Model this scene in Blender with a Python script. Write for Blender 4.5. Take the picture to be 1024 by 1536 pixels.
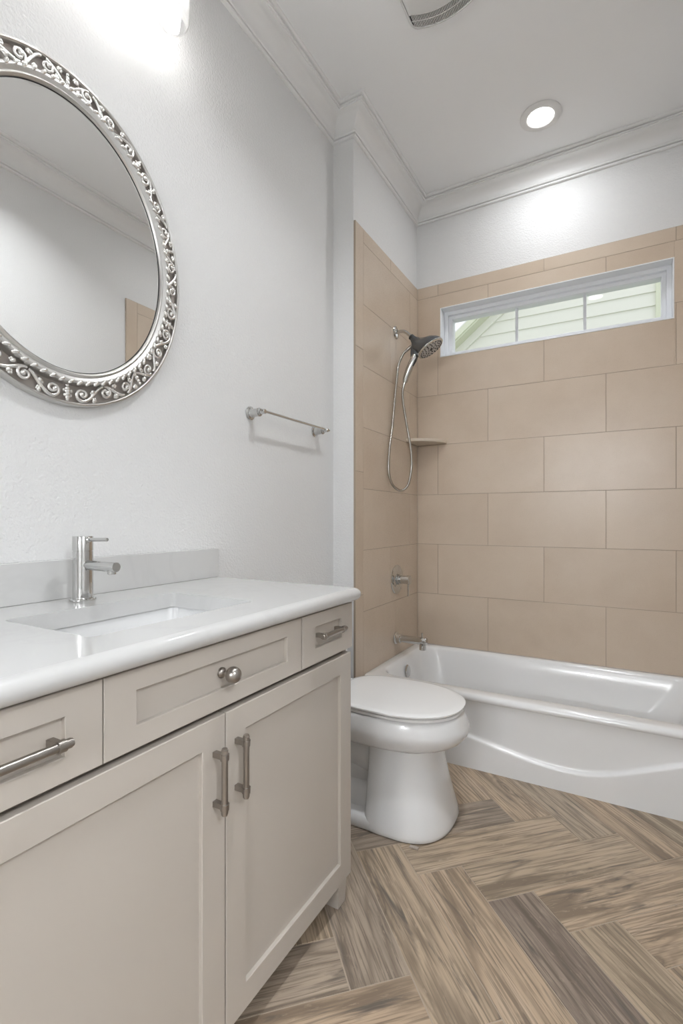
import bpy, math, random
from mathutils import Vector, Matrix
random.seed(7)
PI = math.pi
for o in list(bpy.data.objects): bpy.data.objects.remove(o)
SC = bpy.context.scene
COL = SC.collection

# ------------------------------------------------------------------ camera, sky, lights, exposure
SC.view_settings.view_transform = 'Standard'
SC.view_settings.look = 'None'
SC.view_settings.gamma = 1.0
SC.view_settings.use_curve_mapping = False
SC.view_settings.exposure = 0.56

cam = bpy.data.cameras.new('camera')
camo = bpy.data.objects.new('camera', cam)
COL.objects.link(camo)
camo.location = (1.1242, 0.0, 1.1125)
camo.rotation_euler = (PI / 2, 0, 0.5177)
cam.sensor_fit = 'AUTO'
cam.sensor_width = 36.0
cam.lens = 36.0 * 738.23 / 1536.0
cam.shift_y = 10.2 / 1536.0
cam.clip_start = 0.02
SC.camera = camo

world = bpy.data.worlds.new('world')
SC.world = world
world.use_nodes = True
wb = world.node_tree.nodes['Background']
wb.inputs[0].default_value = (0.93, 0.97, 1.0, 1)
wb.inputs[1].default_value = 0.88

CEIL = 3.087
WL = -0.124          # left wall surface
WR = 1.520           # right wall surface
YN = -1.0            # near wall
YF = 2.946           # tile face of the far wall
YT = 2.110           # where the tub alcove begins


def lamp_area(name, loc, size, power, color=(1, 1, 1), spread=PI, rot=(0, 0, 0)):
    l = bpy.data.lights.new(name, 'AREA')
    l.shape = 'DISK'
    l.size = size
    l.energy = power
    l.color = color
    l.spread = spread
    o = bpy.data.objects.new(name, l)
    o.location = loc
    o.rotation_euler = rot
    COL.objects.link(o)
    return o


def lamp_point(name, loc, r, power, color=(1, 1, 1)):
    l = bpy.data.lights.new(name, 'POINT')
    l.shadow_soft_size = r
    l.energy = power
    l.color = color
    o = bpy.data.objects.new(name, l)
    o.location = loc
    COL.objects.link(o)
    return o


DOWN = [(0.778, 2.578), (0.95, 0.10), (0.92, 1.20)]  # the one above the tub, then two added unseen fill lights
P_DOWN = (2.9, 2.0, 7.0)
P_HALL_FILL = 50.0
P_SCONCE_FILL = 46.0
SCX = (0.42, 1.22)
LCOL = (0.945, 0.972, 1.0)
P_VAN = 1.35
SHADE_Y = [0.505, 0.745, 0.985]
SHADE_X = 0.005
lamp_area('downlight_and_fill_lamp', (DOWN[0][0], DOWN[0][1], CEIL - 0.014), 0.12, P_DOWN[0], LCOL, math.radians(175))
lamp_area('downlight_and_fill_lamp', (DOWN[1][0], DOWN[1][1], CEIL - 0.014), 0.12, P_DOWN[1], LCOL, math.radians(150))  # added fill light, out of view
lamp_area('downlight_and_fill_lamp', (DOWN[2][0], DOWN[2][1], CEIL - 0.014), 0.12, P_DOWN[2], LCOL, math.radians(128))  # added fill light from above the middle of the room, out of view
lamp_point('hall_fill_lamp', (2.15, -0.16, 2.30), 0.12, P_HALL_FILL, LCOL)  # added lamp, fills the room through the doorway
for sx in SCX:
    lamp_point('sconce_fill_lamp', (sx, -3.0, 1.90), 0.07, P_SCONCE_FILL, LCOL)  # added lamps behind the camera, fill the alcove
for sy in SHADE_Y:
    lamp_point('vanity_lamp', (SHADE_X, sy, 2.615), 0.022, P_VAN, LCOL)

pl_ = bpy.data.lights.new('window_portal', 'AREA')
pl_.shape = 'RECTANGLE'; pl_.size = 1.2; pl_.size_y = 0.31
pl_.cycles.is_portal = True
po_ = bpy.data.objects.new('window_portal', pl_)
po_.location = (0.75, 3.14, 2.262); po_.rotation_euler = (-PI / 2, 0, 0)
COL.objects.link(po_)

# ------------------------------------------------------------------ materials


class NT:
    def __init__(s, name):
        s.m = bpy.data.materials.new(name)
        s.m.use_nodes = True
        s.t = s.m.node_tree
        s.b = s.t.nodes['Principled BSDF']

    def n(s, typ, ins=None, **kw):
        nd = s.t.nodes.new(typ)
        for k, v in kw.items():
            setattr(nd, k, v)
        for k, v in (ins or {}).items():
            s.set(nd.inputs[k], v)
        return nd

    def set(s, sock, v):
        if isinstance(v, bpy.types.NodeSocket):
            s.t.links.new(v, sock)
        elif isinstance(v, bpy.types.Node):
            s.t.links.new(v.outputs[0], sock)
        else:
            if isinstance(v, tuple) and len(v) == 3 and sock.type == 'RGBA':
                v = (*v, 1)
            sock.default_value = v

    def math(s, op, a, b=0.0, c=0.0):
        nd = s.n('ShaderNodeMath', operation=op)
        s.set(nd.inputs[0], a)
        s.set(nd.inputs[1], b)
        s.set(nd.inputs[2], c)
        return nd.outputs[0]

    def mix(s, f, a, b, blend='MIX'):
        nd = s.n('ShaderNodeMix', data_type='RGBA', blend_type=blend)
        s.set(nd.inputs[0], f)
        s.set(nd.inputs[6], a)
        s.set(nd.inputs[7], b)
        return nd.outputs[2]

    def ramp(s, f, stops):
        nd = s.n('ShaderNodeValToRGB')
        s.set(nd.inputs[0], f)
        cr = nd.color_ramp
        while len(cr.elements) < len(stops):
            cr.elements.new(0.5)
        for e, (p, c) in zip(cr.elements, stops):
            e.position = p
            e.color = (*c, 1) if len(c) == 3 else c
        return nd.outputs[0]

    def noise(s, vec, scale, detail=2.0, rough=0.5, dist=0.0):
        nd = s.n('ShaderNodeTexNoise', {'Scale': scale, 'Detail': detail, 'Roughness': rough, 'Distortion': dist})
        if vec is not None:
            s.set(nd.inputs['Vector'], vec)
        return nd.outputs[0]

    def coord(s):
        return s.n('ShaderNodeTexCoord').outputs['Object']

    def bump(s, h, strength, dist):
        nd = s.n('ShaderNodeBump', {'Strength': strength, 'Distance': dist})
        s.set(nd.inputs['Height'], h)
        s.set(s.b.inputs['Normal'], nd.outputs[0])

    def p(s, **kw):
        for k, v in kw.items():
            s.set(s.b.inputs[k.replace('_', ' ')], v)
        return s


def simple(name, color, rough=0.4, metal=0.0, coat=0.0, bump=None, var=0.0):
    t = NT(name)
    co = t.coord()
    if var:
        nz = t.noise(co, 6.0, 3.0)
        c = t.mix(nz, tuple(x * (1 - var) for x in color), tuple(min(1, x * (1 + var)) for x in color))
        t.p(Base_Color=c)
    else:
        t.p(Base_Color=color)
    t.p(Roughness=rough, Metallic=metal)
    if coat:
        t.p(Coat_Weight=coat, Coat_Roughness=0.04)
    if bump:
        t.bump(t.noise(co, bump[0], 2.0), bump[1], bump[2])
    return t.m


M = {}
M['wall'] = simple('wall_paint', (0.765, 0.765, 0.762), 0.55, bump=(150, 0.8, 0.0030))
M['ceiling'] = simple('ceiling_paint', (0.915, 0.92, 0.925), 0.7, bump=(120, 0.25, 0.001))
M['crown'] = simple('trim_paint', (0.86, 0.86, 0.855), 0.4)
M['vinyl'] = simple('window_vinyl', (0.84, 0.86, 0.89), 0.35)
M['porcelain'] = simple('porcelain', (0.78, 0.782, 0.782), 0.10, coat=0.6)
M['enamel'] = simple('tub_enamel', (0.84, 0.842, 0.842), 0.2, coat=0.6)
M['seat'] = simple('seat_plastic', (0.85, 0.85, 0.845), 0.16)
M['chrome'] = simple('chrome', (0.60, 0.60, 0.59), 0.06, 1.0)
M['nickel'] = simple('brushed_nickel', (0.36, 0.335, 0.31), 0.30, 1.0)
M['cabinet'] = simple('cabinet_paint', (0.545, 0.500, 0.448), 0.36, var=0.015)
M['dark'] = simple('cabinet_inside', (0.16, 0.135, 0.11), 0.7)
M['headgrey'] = simple('shower_head_grey', (0.10, 0.105, 0.11), 0.22, 0.35)
M['black'] = simple('black_rubber', (0.02, 0.02, 0.02), 0.5)
M['face'] = simple('spray_face', (0.55, 0.55, 0.55), 0.3, 0.1)
M['hose'] = simple('hose_metal', (0.45, 0.43, 0.40), 0.22, 1.0, bump=(900, 0.4, 0.0006))
M['silver'] = simple('antique_silver', (0.80, 0.79, 0.77), 0.26, 1.0, bump=(220, 0.35, 0.001))
M['silverflat'] = simple('silver_leaf', (0.62, 0.61, 0.59), 0.34, 1.0, bump=(160, 0.3, 0.001))
M['backing'] = simple('frame_backing', (0.52, 0.47, 0.43), 0.6)
M['mirror'] = simple('mirror_glass', (0.93, 0.935, 0.93), 0.0, 1.0)
M['plastic'] = simple('white_plastic', (0.80, 0.80, 0.79), 0.4)
M['slot'] = simple('vent_dark', (0.10, 0.095, 0.09), 0.7)
M['siding'] = simple('siding_paint', (0.755, 0.76, 0.68), 0.6)
M['sidetrim'] = simple('siding_trim', (0.64, 0.67, 0.52), 0.6)
M['roofing'] = simple('roof_shingle', (0.75, 0.76, 0.74), 0.8)
M['doorpaint'] = simple('door_paint', (0.78, 0.78, 0.77), 0.4)
M['caulk'] = simple('clear_shim', (0.42, 0.36, 0.31), 0.3)
M['ground'] = simple('outside_ground', (0.22, 0.26, 0.14), 0.9)

t = NT('quartz')
co = t.coord()
v1 = t.noise(co, 3.2, 6.0, 0.6, 1.2)
vein = t.ramp(v1, [(0.46, (0, 0, 0)), (0.50, (1, 1, 1)), (0.54, (0, 0, 0))])
sp = t.noise(co, 14.0, 4.0)
c = t.mix(t.math('MULTIPLY', vein, 0.25), (0.61, 0.61, 0.602), (0.53, 0.53, 0.525))
c = t.mix(t.math('MULTIPLY', sp, 0.10), c, (0.60, 0.60, 0.60))
t.p(Base_Color=c, Roughness=0.14, Coat_Weight=0.3, Coat_Roughness=0.05)
M['quartz'] = t.m

t = NT('wall_tile')
co = t.coord()
rnd = t.n('ShaderNodeVertexColor', layer_name='rnd').outputs[0]
uvn = t.n('ShaderNodeUVMap', uv_map='uv').outputs[0]
big = t.noise(uvn, 3.0, 5.0, 0.6)
fine = t.noise(uvn, 260.0, 2.0)
c = t.ramp(big, [(0.30, (0.555, 0.448, 0.345)), (0.55, (0.610, 0.505, 0.400)), (0.75, (0.640, 0.540, 0.438))])
sep = t.n('ShaderNodeSeparateColor')
t.set(sep.inputs[0], rnd)
c = t.mix(t.math('MULTIPLY', sep.outputs[0], 0.35), c, (0.655, 0.555, 0.450))
c = t.mix(t.math('MULTIPLY', fine, 0.18), c, (0.49, 0.40, 0.31))
t.p(Base_Color=c, Roughness=t.math('MULTIPLY_ADD', fine, 0.14, 0.22))
t.bump(fine, 0.12, 0.0006)
M['tile'] = t.m
M['grout'] = simple('tile_grout', (0.37, 0.30, 0.235), 0.8)
M['fgrout'] = simple('floor_grout', (0.47, 0.39, 0.31), 0.8)

t = NT('wood_plank_tile')
rnd = t.n('ShaderNodeVertexColor', layer_name='rnd').outputs[0]
sep = t.n('ShaderNodeSeparateColor')
t.set(sep.inputs[0], rnd)
R0, R1, R2 = sep.outputs[0], sep.outputs[1], sep.outputs[2]
uvn = t.n('ShaderNodeUVMap', uv_map='uv').outputs[0]


def stretch(sx, sy):
    nd = t.n('ShaderNodeVectorMath', operation='MULTIPLY')
    t.set(nd.inputs[0], uvn)
    nd.inputs[1].default_value = (sx, sy, 1)
    return nd.outputs[0]


cont = t.noise(stretch(0.8, 8.0), 1.0, 1.0, 0.4, 0.25)
rings = t.math('SINE', t.math('MULTIPLY', cont, 95.0))
rings = t.math('POWER', t.math('MULTIPLY_ADD', rings, 0.5, 0.5), 3.0)
fib = t.noise(stretch(5.0, 150.0), 1.0, 3.0, 0.6, 0.2)
fib2 = t.noise(stretch(22.0, 90.0), 1.0, 4.0, 0.7, 0.4)
tone = t.noise(stretch(1.5, 13.0), 1.0, 4.0, 0.55, 0.9)
blot = t.noise(stretch(3.0, 26.0), 1.0, 4.0, 0.6, 1.0)
base = t.ramp(R0, [(0.0, (0.50, 0.375, 0.262)), (0.30, (0.56, 0.43, 0.305)), (0.6, (0.47, 0.375, 0.27)),
                   (0.84, (0.40, 0.325, 0.255)), (1.0, (0.24, 0.19, 0.155))])
dk = t.mix(0.66, base, (0.085, 0.062, 0.045))
lt = t.mix(0.5, base, (0.62, 0.50, 0.385))
c = t.mix(t.ramp(tone, [(0.36, (1, 1, 1)), (0.50, (0, 0, 0))]), base, dk)
c = t.mix(t.ramp(tone, [(0.52, (0, 0, 0)), (0.70, (1, 1, 1))]), c, lt)
mask = t.ramp(t.noise(stretch(1.2, 5.0), 1.7, 1.0), [(0.38, (0.08, 0.08, 0.08)), (0.60, (0.75, 0.75, 0.75))])
c = t.mix(t.math('MULTIPLY', rings, mask), c, dk)
c = t.mix(t.ramp(fib, [(0.37, (0.9, 0.9, 0.9)), (0.52, (0, 0, 0))]), c, dk)
kn = t.n('ShaderNodeTexVoronoi', {'Scale': 1.0, 'Randomness': 1.0})
wob = t.noise(stretch(6.0, 14.0), 1.0, 3.0)
kv = t.n('ShaderNodeVectorMath', operation='ADD'); t.set(kv.inputs[0], stretch(1.7, 5.5))
kw = t.n('ShaderNodeVectorMath', operation='SCALE'); t.set(kw.inputs[0], t.n('ShaderNodeTexNoise', {'Scale': 1.0, 'Detail': 3.0, 'Vector': stretch(7.0, 16.0)}).outputs[1]); kw.inputs['Scale'].default_value = 0.35
t.set(kv.inputs[1], kw.outputs[0]); t.set(kn.inputs['Vector'], kv.outputs[0])
kd = kn.outputs['Distance']
kring = t.math('POWER', t.math('MULTIPLY_ADD', t.math('SINE', t.math('MULTIPLY', kd, 70.0)), 0.5, 0.5), 2.0)
kmask = t.ramp(kd, [(0.06, (1, 1, 1)), (0.30, (0, 0, 0))])
c = t.mix(t.math('MULTIPLY', t.math('MULTIPLY_ADD', kring, 0.5, 0.25), kmask), c, (0.11, 0.088, 0.070))
c = t.mix(t.ramp(fib2, [(0.58, (0, 0, 0)), (0.72, (0.55, 0.55, 0.55))]), c, lt)
c = t.mix(t.ramp(blot, [(0.30, (0.85, 0.85, 0.85)), (0.43, (0, 0, 0))]), c, (0.115, 0.098, 0.085))
t.p(Base_Color=c, Roughness=t.math('MULTIPLY_ADD', fib, 0.25, 0.33))
t.bump(fib, 0.25, 0.0008)
M['plank'] = t.m

t = NT('window_glass')
tr = t.n('ShaderNodeBsdfTransparent')
gl = t.n('ShaderNodeBsdfGlossy', {'Roughness': 0.02})
mx = t.n('ShaderNodeMixShader')
fr = t.n('ShaderNodeFresnel', {'IOR': 1.45})
t.set(mx.inputs[0], t.math('MINIMUM', t.math('MULTIPLY', fr.outputs[0], 1.0), 0.5))
t.set(mx.inputs[1], tr.outputs[0])
t.set(mx.inputs[2], gl.outputs[0])
t.t.links.new(mx.outputs[0], t.t.nodes['Material Output'].inputs[0])
M['glass'] = t.m

t = NT('shade_glass')
tr = t.n('ShaderNodeBsdfTransparent', {'Color': (0.97, 0.97, 0.97, 1)})
tl = t.n('ShaderNodeBsdfTranslucent', {'Color': (0.9, 0.9, 0.9, 1)})
gl = t.n('ShaderNodeBsdfGlossy', {'Roughness': 0.05})
m1 = t.n('ShaderNodeMixShader', {0: 0.10})
m2 = t.n('ShaderNodeMixShader')
lw = t.n('ShaderNodeLayerWeight', {'Blend': 0.35})
t.set(m1.inputs[1], tr.outputs[0]); t.set(m1.inputs[2], tl.outputs[0])
t.set(m2.inputs[0], t.math('MULTIPLY', lw.outputs[1], 0.6))
t.set(m2.inputs[1], m1.outputs[0]); t.set(m2.inputs[2], gl.outputs[0])
t.t.links.new(m2.outputs[0], t.t.nodes['Material Output'].inputs[0])
M['shadeglass'] = t.m


def emis(name, col, st):
    t = NT(name)
    t.p(Base_Color=(0.8, 0.8, 0.8), Emission_Color=col, Emission_Strength=st)
    return t.m


M['bulb'] = emis('bulb_glow', (1, 0.98, 0.95), 30.0)
M['lens'] = emis('lens_glow', (1, 0.985, 0.96), 6.0)

# ------------------------------------------------------------------ mesh helpers


def rot_to(axis):
    return Vector((0, 0, 1)).rotation_difference(Vector(axis).normalized()).to_matrix()


class MB:
    def __init__(s):
        s.v = []; s.f = []; s.mi = []; s.k = 0

    def mat(s, k):
        s.k = k
        return s

    def vert(s, p):
        s.v.append(tuple(p)); return len(s.v) - 1

    def face(s, idx):
        s.f.append(tuple(idx)); s.mi.append(s.k)

    def box(s, x0, x1, y0, y1, z0, z1):
        b = len(s.v)
        for z in (z0, z1):
            for (x, y) in ((x0, y0), (x1, y0), (x1, y1), (x0, y1)):
                s.v.append((x, y, z))
        for q in ((3, 2, 1, 0), (4, 5, 6, 7), (0, 1, 5, 4), (1, 2, 6, 5), (2, 3, 7, 6), (3, 0, 4, 7)):
            s.face([b + i for i in q])
        return s

    def rings(s, rings, cap0=True, cap1=True, closed=True):
        b = len(s.v); n = len(rings[0])
        for r in rings:
            for p in r: s.v.append(tuple(p))
        m = n if closed else n - 1
        for i in range(len(rings) - 1):
            for j in range(m):
                a = b + i * n + j; a2 = b + i * n + (j + 1) % n
                s.face((a, a2, a2 + n, a + n))
        if cap0: s.face([b + j for j in range(n)][::-1])
        if cap1: s.face([b + (len(rings) - 1) * n + j for j in range(n)])
        return s

    def lathe(s, origin, axis, prof, seg=32, cap0=True, cap1=True):
        Rm = rot_to(axis); o = Vector(origin); rs = []
        for (r, h) in prof:
            rs.append([o + Rm @ Vector((max(r, 1e-5) * math.cos(2 * PI * j / seg), max(r, 1e-5) * math.sin(2 * PI * j / seg), h)) for j in range(seg)])
        return s.rings(rs, cap0, cap1)

    def cyl(s, a, b, r, r2=None, seg=24):
        a = Vector(a); b = Vector(b)
        return s.lathe(a, b - a, [(r, 0), (r if r2 is None else r2, (b - a).length)], seg)

    def tube(s, pts, r, seg=10, closed=False, cap=True):
        pts = [Vector(p) for p in pts]; n = len(pts); rs = []
        up = None
        for i, p in enumerate(pts):
            if closed: d = pts[(i + 1) % n] - pts[i - 1]
            else: d = pts[min(i + 1, n - 1)] - pts[max(i - 1, 0)]
            d.normalize()
            if up is None:
                up = Vector((0, 0, 1)) if abs(d.z) < 0.9 else Vector((1, 0, 0))
            x = up - d * up.dot(d)
            if x.length < 1e-6: x = d.orthogonal()
            x.normalize(); y = d.cross(x); up = x
            rr = r[i] if isinstance(r, (list, tuple)) else r
            rs.append([p + x * rr * math.cos(2 * PI * j / seg) + y * rr * math.sin(2 * PI * j / seg) for j in range(seg)])
        if closed:
            rs.append(rs[0])
            return s.rings(rs, False, False)
        return s.rings(rs, cap, cap)

    def ball(s, c, r, seg=12, rg=8, sc=(1, 1, 1), mat3=None):
        c = Vector(c); rs = []
        for i in range(rg + 1):
            a = -PI / 2 + PI * i / rg
            rr = max(math.cos(a), 1e-4) * r
            ring = []
            for j in range(seg):
                p = Vector((rr * math.cos(2 * PI * j / seg) * sc[0], rr * math.sin(2 * PI * j / seg) * sc[1], math.sin(a) * r * sc[2]))
                if mat3: p = mat3 @ p
                ring.append(c + p)
            rs.append(ring)
        return s.rings(rs, True, True)

    def build(s, name, mats, parent=None, smooth=None, bevel=None, label=None):
        if not isinstance(mats, (list, tuple)): mats = [mats]
        off = Vector((0, 0, 0))
        p = parent
        while p is not None:
            off += p.location; p = p.parent
        me = bpy.data.meshes.new(name)
        me.from_pydata([tuple(Vector(v) - off) for v in s.v], [], s.f)
        for i, f in enumerate(me.polygons): f.material_index = s.mi[i]
        for m in mats: me.materials.append(m)
        me.update()
        if smooth is not None:
            me.shade_smooth()
            me.set_sharp_from_angle(angle=math.radians(smooth))
        o = bpy.data.objects.new(name, me)
        COL.objects.link(o)
        if parent is not None: o.parent = parent
        if bevel:
            md = o.modifiers.new('bevel', 'BEVEL'); md.width = bevel; md.segments = 2
            md.limit_method = 'ANGLE'; md.angle_limit = math.radians(40); md.harden_normals = False
        if label: o['label'] = label
        return o


def thing(name, label, cat, loc, group=None):
    o = bpy.data.objects.new(name, None)
    COL.objects.link(o)
    o.location = loc
    o.empty_display_size = 0.05
    o['label'] = label; o['category'] = cat
    if group: o['group'] = group
    return o


def tag(o, label, cat, group=None):
    o['label'] = label; o['category'] = cat
    if group: o['group'] = group
    return o


def struct(o, label=None):
    o['kind'] = 'structure'
    if label: o['label'] = label
    return o


def dup(root, dloc, label=None):
    r = root.copy(); COL.objects.link(r); r.location = root.location + Vector(dloc)
    if label: r['label'] = label
    for ch in root.children:
        c = ch.copy(); COL.objects.link(c); c.parent = r
        for g in ch.children:
            d = g.copy(); COL.objects.link(d); d.parent = c
    return r


def rrect(x0, x1, y0, y1, r, z, seg=8):
    out = []
    for (cx, cy, a0) in ((x1 - r, y1 - r, 0), (x0 + r, y1 - r, PI / 2), (x0 + r, y0 + r, PI), (x1 - r, y0 + r, 1.5 * PI)):
        for i in range(seg + 1):
            a = a0 + PI / 2 * i / seg
            out.append((cx + r * math.cos(a), cy + r * math.sin(a), z))
    return out


# ------------------------------------------------------------------ room shell
struct(MB().box(WL - 0.1, WL, YN, YT, 0, CEIL).build('wall_left', M['wall']))
alc_l = struct(MB().box(WL - 0.1, -0.010, YT, 3.106, 0, CEIL).build('wall_alcove', M['wall'], bevel=0.0025))
DY0, DY1, DZ = -0.62, 0.30, 2.05      # open doorway added beside the camera so hall light fills the room
wr = MB()
wr.box(WR, WR + 0.1, DY1, 3.106, 0, CEIL); wr.box(WR, WR + 0.1, YN, DY0, 0, CEIL); wr.box(WR, WR + 0.1, DY0, DY1, DZ, CEIL)
wr = struct(wr.build('wall_right', M['wall']))
EX0, EX1 = 0.30, 1.36              # wide opening added behind the camera to let in entry fill light
nw = MB(); nw.box(WL - 0.1, EX0, YN - 0.1, YN, 0, CEIL); nw.box(EX1, WR, YN - 0.1, YN, 0, CEIL); nw.box(EX0, EX1, YN - 0.1, YN, 2.12, CEIL)
struct(nw.build('wall_near', M['wall']))
struct(MB().box(WL - 0.1, WR + 0.1, YN - 0.1, 3.206, CEIL, CEIL + 0.1).build('ceiling', M['ceiling']))
# unseen hallway added beyond the doorway to hold a fill light
hf = MB(); hf.box(WR + .1, 3.0, -1.6, 1.4, -.05, 0)
struct(hf.build('floor_added_hall', simple('added_hall_floor', (0.55, 0.50, 0.45), 0.4)))
hw_ = MB(); hw_.box(3.0, 3.1, -1.6, 1.4, 0, 2.75); hw_.box(WR + .1, 3.0, -1.7, -1.6, 0, 2.75); hw_.box(WR + .1, 3.0, 1.4, 1.5, 0, 2.75)
struct(hw_.build('wall_added_hall', M['wall']))
struct(MB().box(WR + .1, 3.1, -1.7, 1.5, 2.75, 2.85).build('ceiling_added_hall', M['ceiling']))
ef_ = MB(); ef_.box(-0.7, WR + .1, -3.1, YN - .1, -.05, 0); ef_.box(EX0, EX1, YN - .1, YN, -.05, 0)  # unseen entry added behind the camera to hold the fill sconces
struct(ef_.build('floor_added_entry', bpy.data.materials['added_hall_floor']))
ew = MB(); ew.box(-0.8, -0.7, -3.1, YN - .1, 0, 2.75); ew.box(-0.8, WR + .2, -3.2, -3.1, 0, 2.75); ew.box(WR + .1, WR + .2, -3.1, -1.7, 0, 2.75); ew.box(-0.7, WL - .1, YN - .1, YN, 0, 2.75)
struct(ew.build('wall_added_entry', M['wall']))
struct(MB().box(-0.8, WR + .2, -3.2, YN - .1, 2.75, 2.85).build('ceiling_added_entry', M['ceiling']))
# far wall with its window opening
WX0, WX1, WZ0, WZ1 = 0.148, 1.351, 2.110, 2.415
FW = MB()
FW.box(-0.010, WX0, 2.956, 3.126, 0, CEIL); FW.box(WX1, WR, 2.956, 3.126, 0, CEIL)
FW.box(WX0, WX1, 2.956, 3.126, 0, WZ0); FW.box(WX0, WX1, 2.956, 3.126, WZ1, CEIL)
wf = struct(FW.build('wall_far', M['wall']))


def clip(poly, axis, lim, keep_less):
    out = []
    for i in range(len(poly)):
        a, b = poly[i], poly[(i + 1) % len(poly)]
        ia = (a[axis] <= lim) == keep_less or abs(a[axis] - lim) < 1e-9
        ib = (b[axis] <= lim) == keep_less or abs(b[axis] - lim) < 1e-9
        if ia: out.append(a)
        if ia != ib:
            tt = (lim - a[axis]) / (b[axis] - a[axis])
            out.append((a[0] + (b[0] - a[0]) * tt, a[1] + (b[1] - a[1]) * tt))
    return out


def tile_mesh(name, polys, O, U, V, N, th, proud, mats, parent, base_rects):
    """polys: list of (polygon in uv metres, uv-mapping function, rnd colour); base_rects: grout slabs"""
    O, U, V, N = Vector(O), Vector(U), Vector(V), Vector(N)
    verts, faces, mi, uvs, cols = [], [], [], [], []

    def P(p, h): return O + U * p[0] + V * p[1] + N * h

    flip = U.cross(V).dot(N) < 0

    def add(pl, hs, m, uvf, col):
        b = len(verts)
        for p, h in zip(pl, hs): verts.append(P(p, h))
        idx = list(range(b, b + len(pl)))
        u = [uvf(p) for p in pl]
        if flip: idx = idx[::-1]; u = u[::-1]
        faces.append(idx); mi.append(m); uvs.append(u); cols.append(col)
    z = lambda p: p
    for (a0, a1, b0, b1) in base_rects:
        q = [(a0, b0), (a1, b0), (a1, b1), (a0, b1)]
        add(q, [-proud] * 4, 1, z, (0, 0, 0))
        for i in range(4):
            p0, p1 = q[i], q[(i + 1) % 4]
            add([p1, p0, p0, p1], [-proud, -proud, -th, -th], 1, z, (0, 0, 0))
    for pl, uvf, col in polys:
        cx = sum(p[0] for p in pl) / len(pl); cy = sum(p[1] for p in pl) / len(pl)
        e = 0.0007
        inn = []
        for p in pl:
            d = math.hypot(p[0] - cx, p[1] - cy)
            inn.append((p[0] - (p[0] - cx) / d * e, p[1] - (p[1] - cy) / d * e))
        add(inn, [0] * len(pl), 0, uvf, col)
        for i in range(len(pl)):
            j = (i + 1) % len(pl)
            add([pl[i], pl[j], inn[j], inn[i]], [-proud, -proud, 0, 0], 0, uvf, col)
    off = Vector((0, 0, 0))
    p = parent
    while p is not None:
        off += p.location; p = p.parent
    me = bpy.data.meshes.new(name)
    me.from_pydata([tuple(v - off) for v in verts], [], faces)
    me.uv_layers.new(name='uv')
    me.color_attributes.new('rnd', 'FLOAT_COLOR', 'CORNER')
    uvl = me.uv_layers['uv']; ca = me.color_attributes['rnd']
    li = 0
    for k, f in enumerate(me.polygons):
        f.material_index = mi[k]
        for q in range(len(faces[k])):
            uvl.data[li].uv = uvs[k][q]
            ca.data[li].color = (*cols[k], 1)
            li += 1
    for m in mats: me.materials.append(m)
    me.update()
    o = bpy.data.objects.new(name, me)
    COL.objects.link(o)
    if parent: o.parent = parent
    return o


def rcol(): return (random.random(), random.random(), random.random())


# floor: 6x24 inch wood-look planks in a 45 degree herringbone
PW = 0.15344; PN = 4; G = 0.0017
s2 = math.sqrt(0.5)
p0, q0 = -0.7796, 1.276
FX0, FX1, FY0, FY1 = WL, WR, YN, 2.20
polys = []
pick = {(0, 0, 'H'): 0.42, (1, 1, 'H'): 0.18, (2, 2, 'H'): 0.97, (3, 3, 'H'): 0.55, (1, 2, 'V'): 0.50, (2, 3, 'V'): 0.28, (0, 1, 'V'): 0.45, (3, 4, 'V'): 0.15}
for i in range(-40, 40):
    for j in range(-40, 40):
        d = (i - j) % (2 * PN)
        if d == 0:
            r = (i * PW, (i + PN) * PW, j * PW, (j + 1) * PW); typ = 'H'
        elif d == 2 * PN - 1:
            r = (i * PW, (i + 1) * PW, j * PW, (j + PN) * PW); typ = 'V'
        else:
            continue
        pa, pb, qa, qb = r[0] + p0 + G, r[1] + p0 - G, r[2] + q0 + G, r[3] + q0 - G
        quad = [((p + q) * s2, (q - p) * s2) for (p, q) in ((pa, qa), (pb, qa), (pb, qb), (pa, qb))]
        pl = quad
        for ax, lim, less in ((0, FX1, True), (0, FX0, False), (1, FY1, True), (1, FY0, False)):
            pl = clip(pl, ax, lim, less)
            if len(pl) < 3: break
        if len(pl) < 3: continue
        ou, ov = random.random() * 60, random.random() * 60

        def uvf(c, typ=typ, ou=ou, ov=ov):
            p = (c[0] - c[1]) * s2; q = (c[0] + c[1]) * s2
            return (p + ou, q + ov) if typ == 'H' else (q + ou, p + ov)
        cc = rcol()
        cc = (min(0.86, cc[0]), cc[1], cc[2]) if random.random() > 0.12 else cc
        key = (i, j, typ)
        if key in pick: cc = (pick[key], cc[1], cc[2])
        polys.append((pl[::-1] if False else pl, uvf, cc))
struct(tile_mesh('floor', polys, (0, 0, 0), (1, 0, 0), (0, 1, 0), (0, 0, 1), 0.05, 0.0012, [M['plank'], M['fgrout']], None,
                 [(FX0, FX1, FY0, 3.0)]))

# tile surround: rows of 12x24 in running bond
ZR = [0.339 - 0.02, 0.647, 0.955, 1.263, 1.571, 1.879, 2.187, 2.495]
ZTOP = 2.565
TW = 0.6122
g = 0.0012


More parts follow.
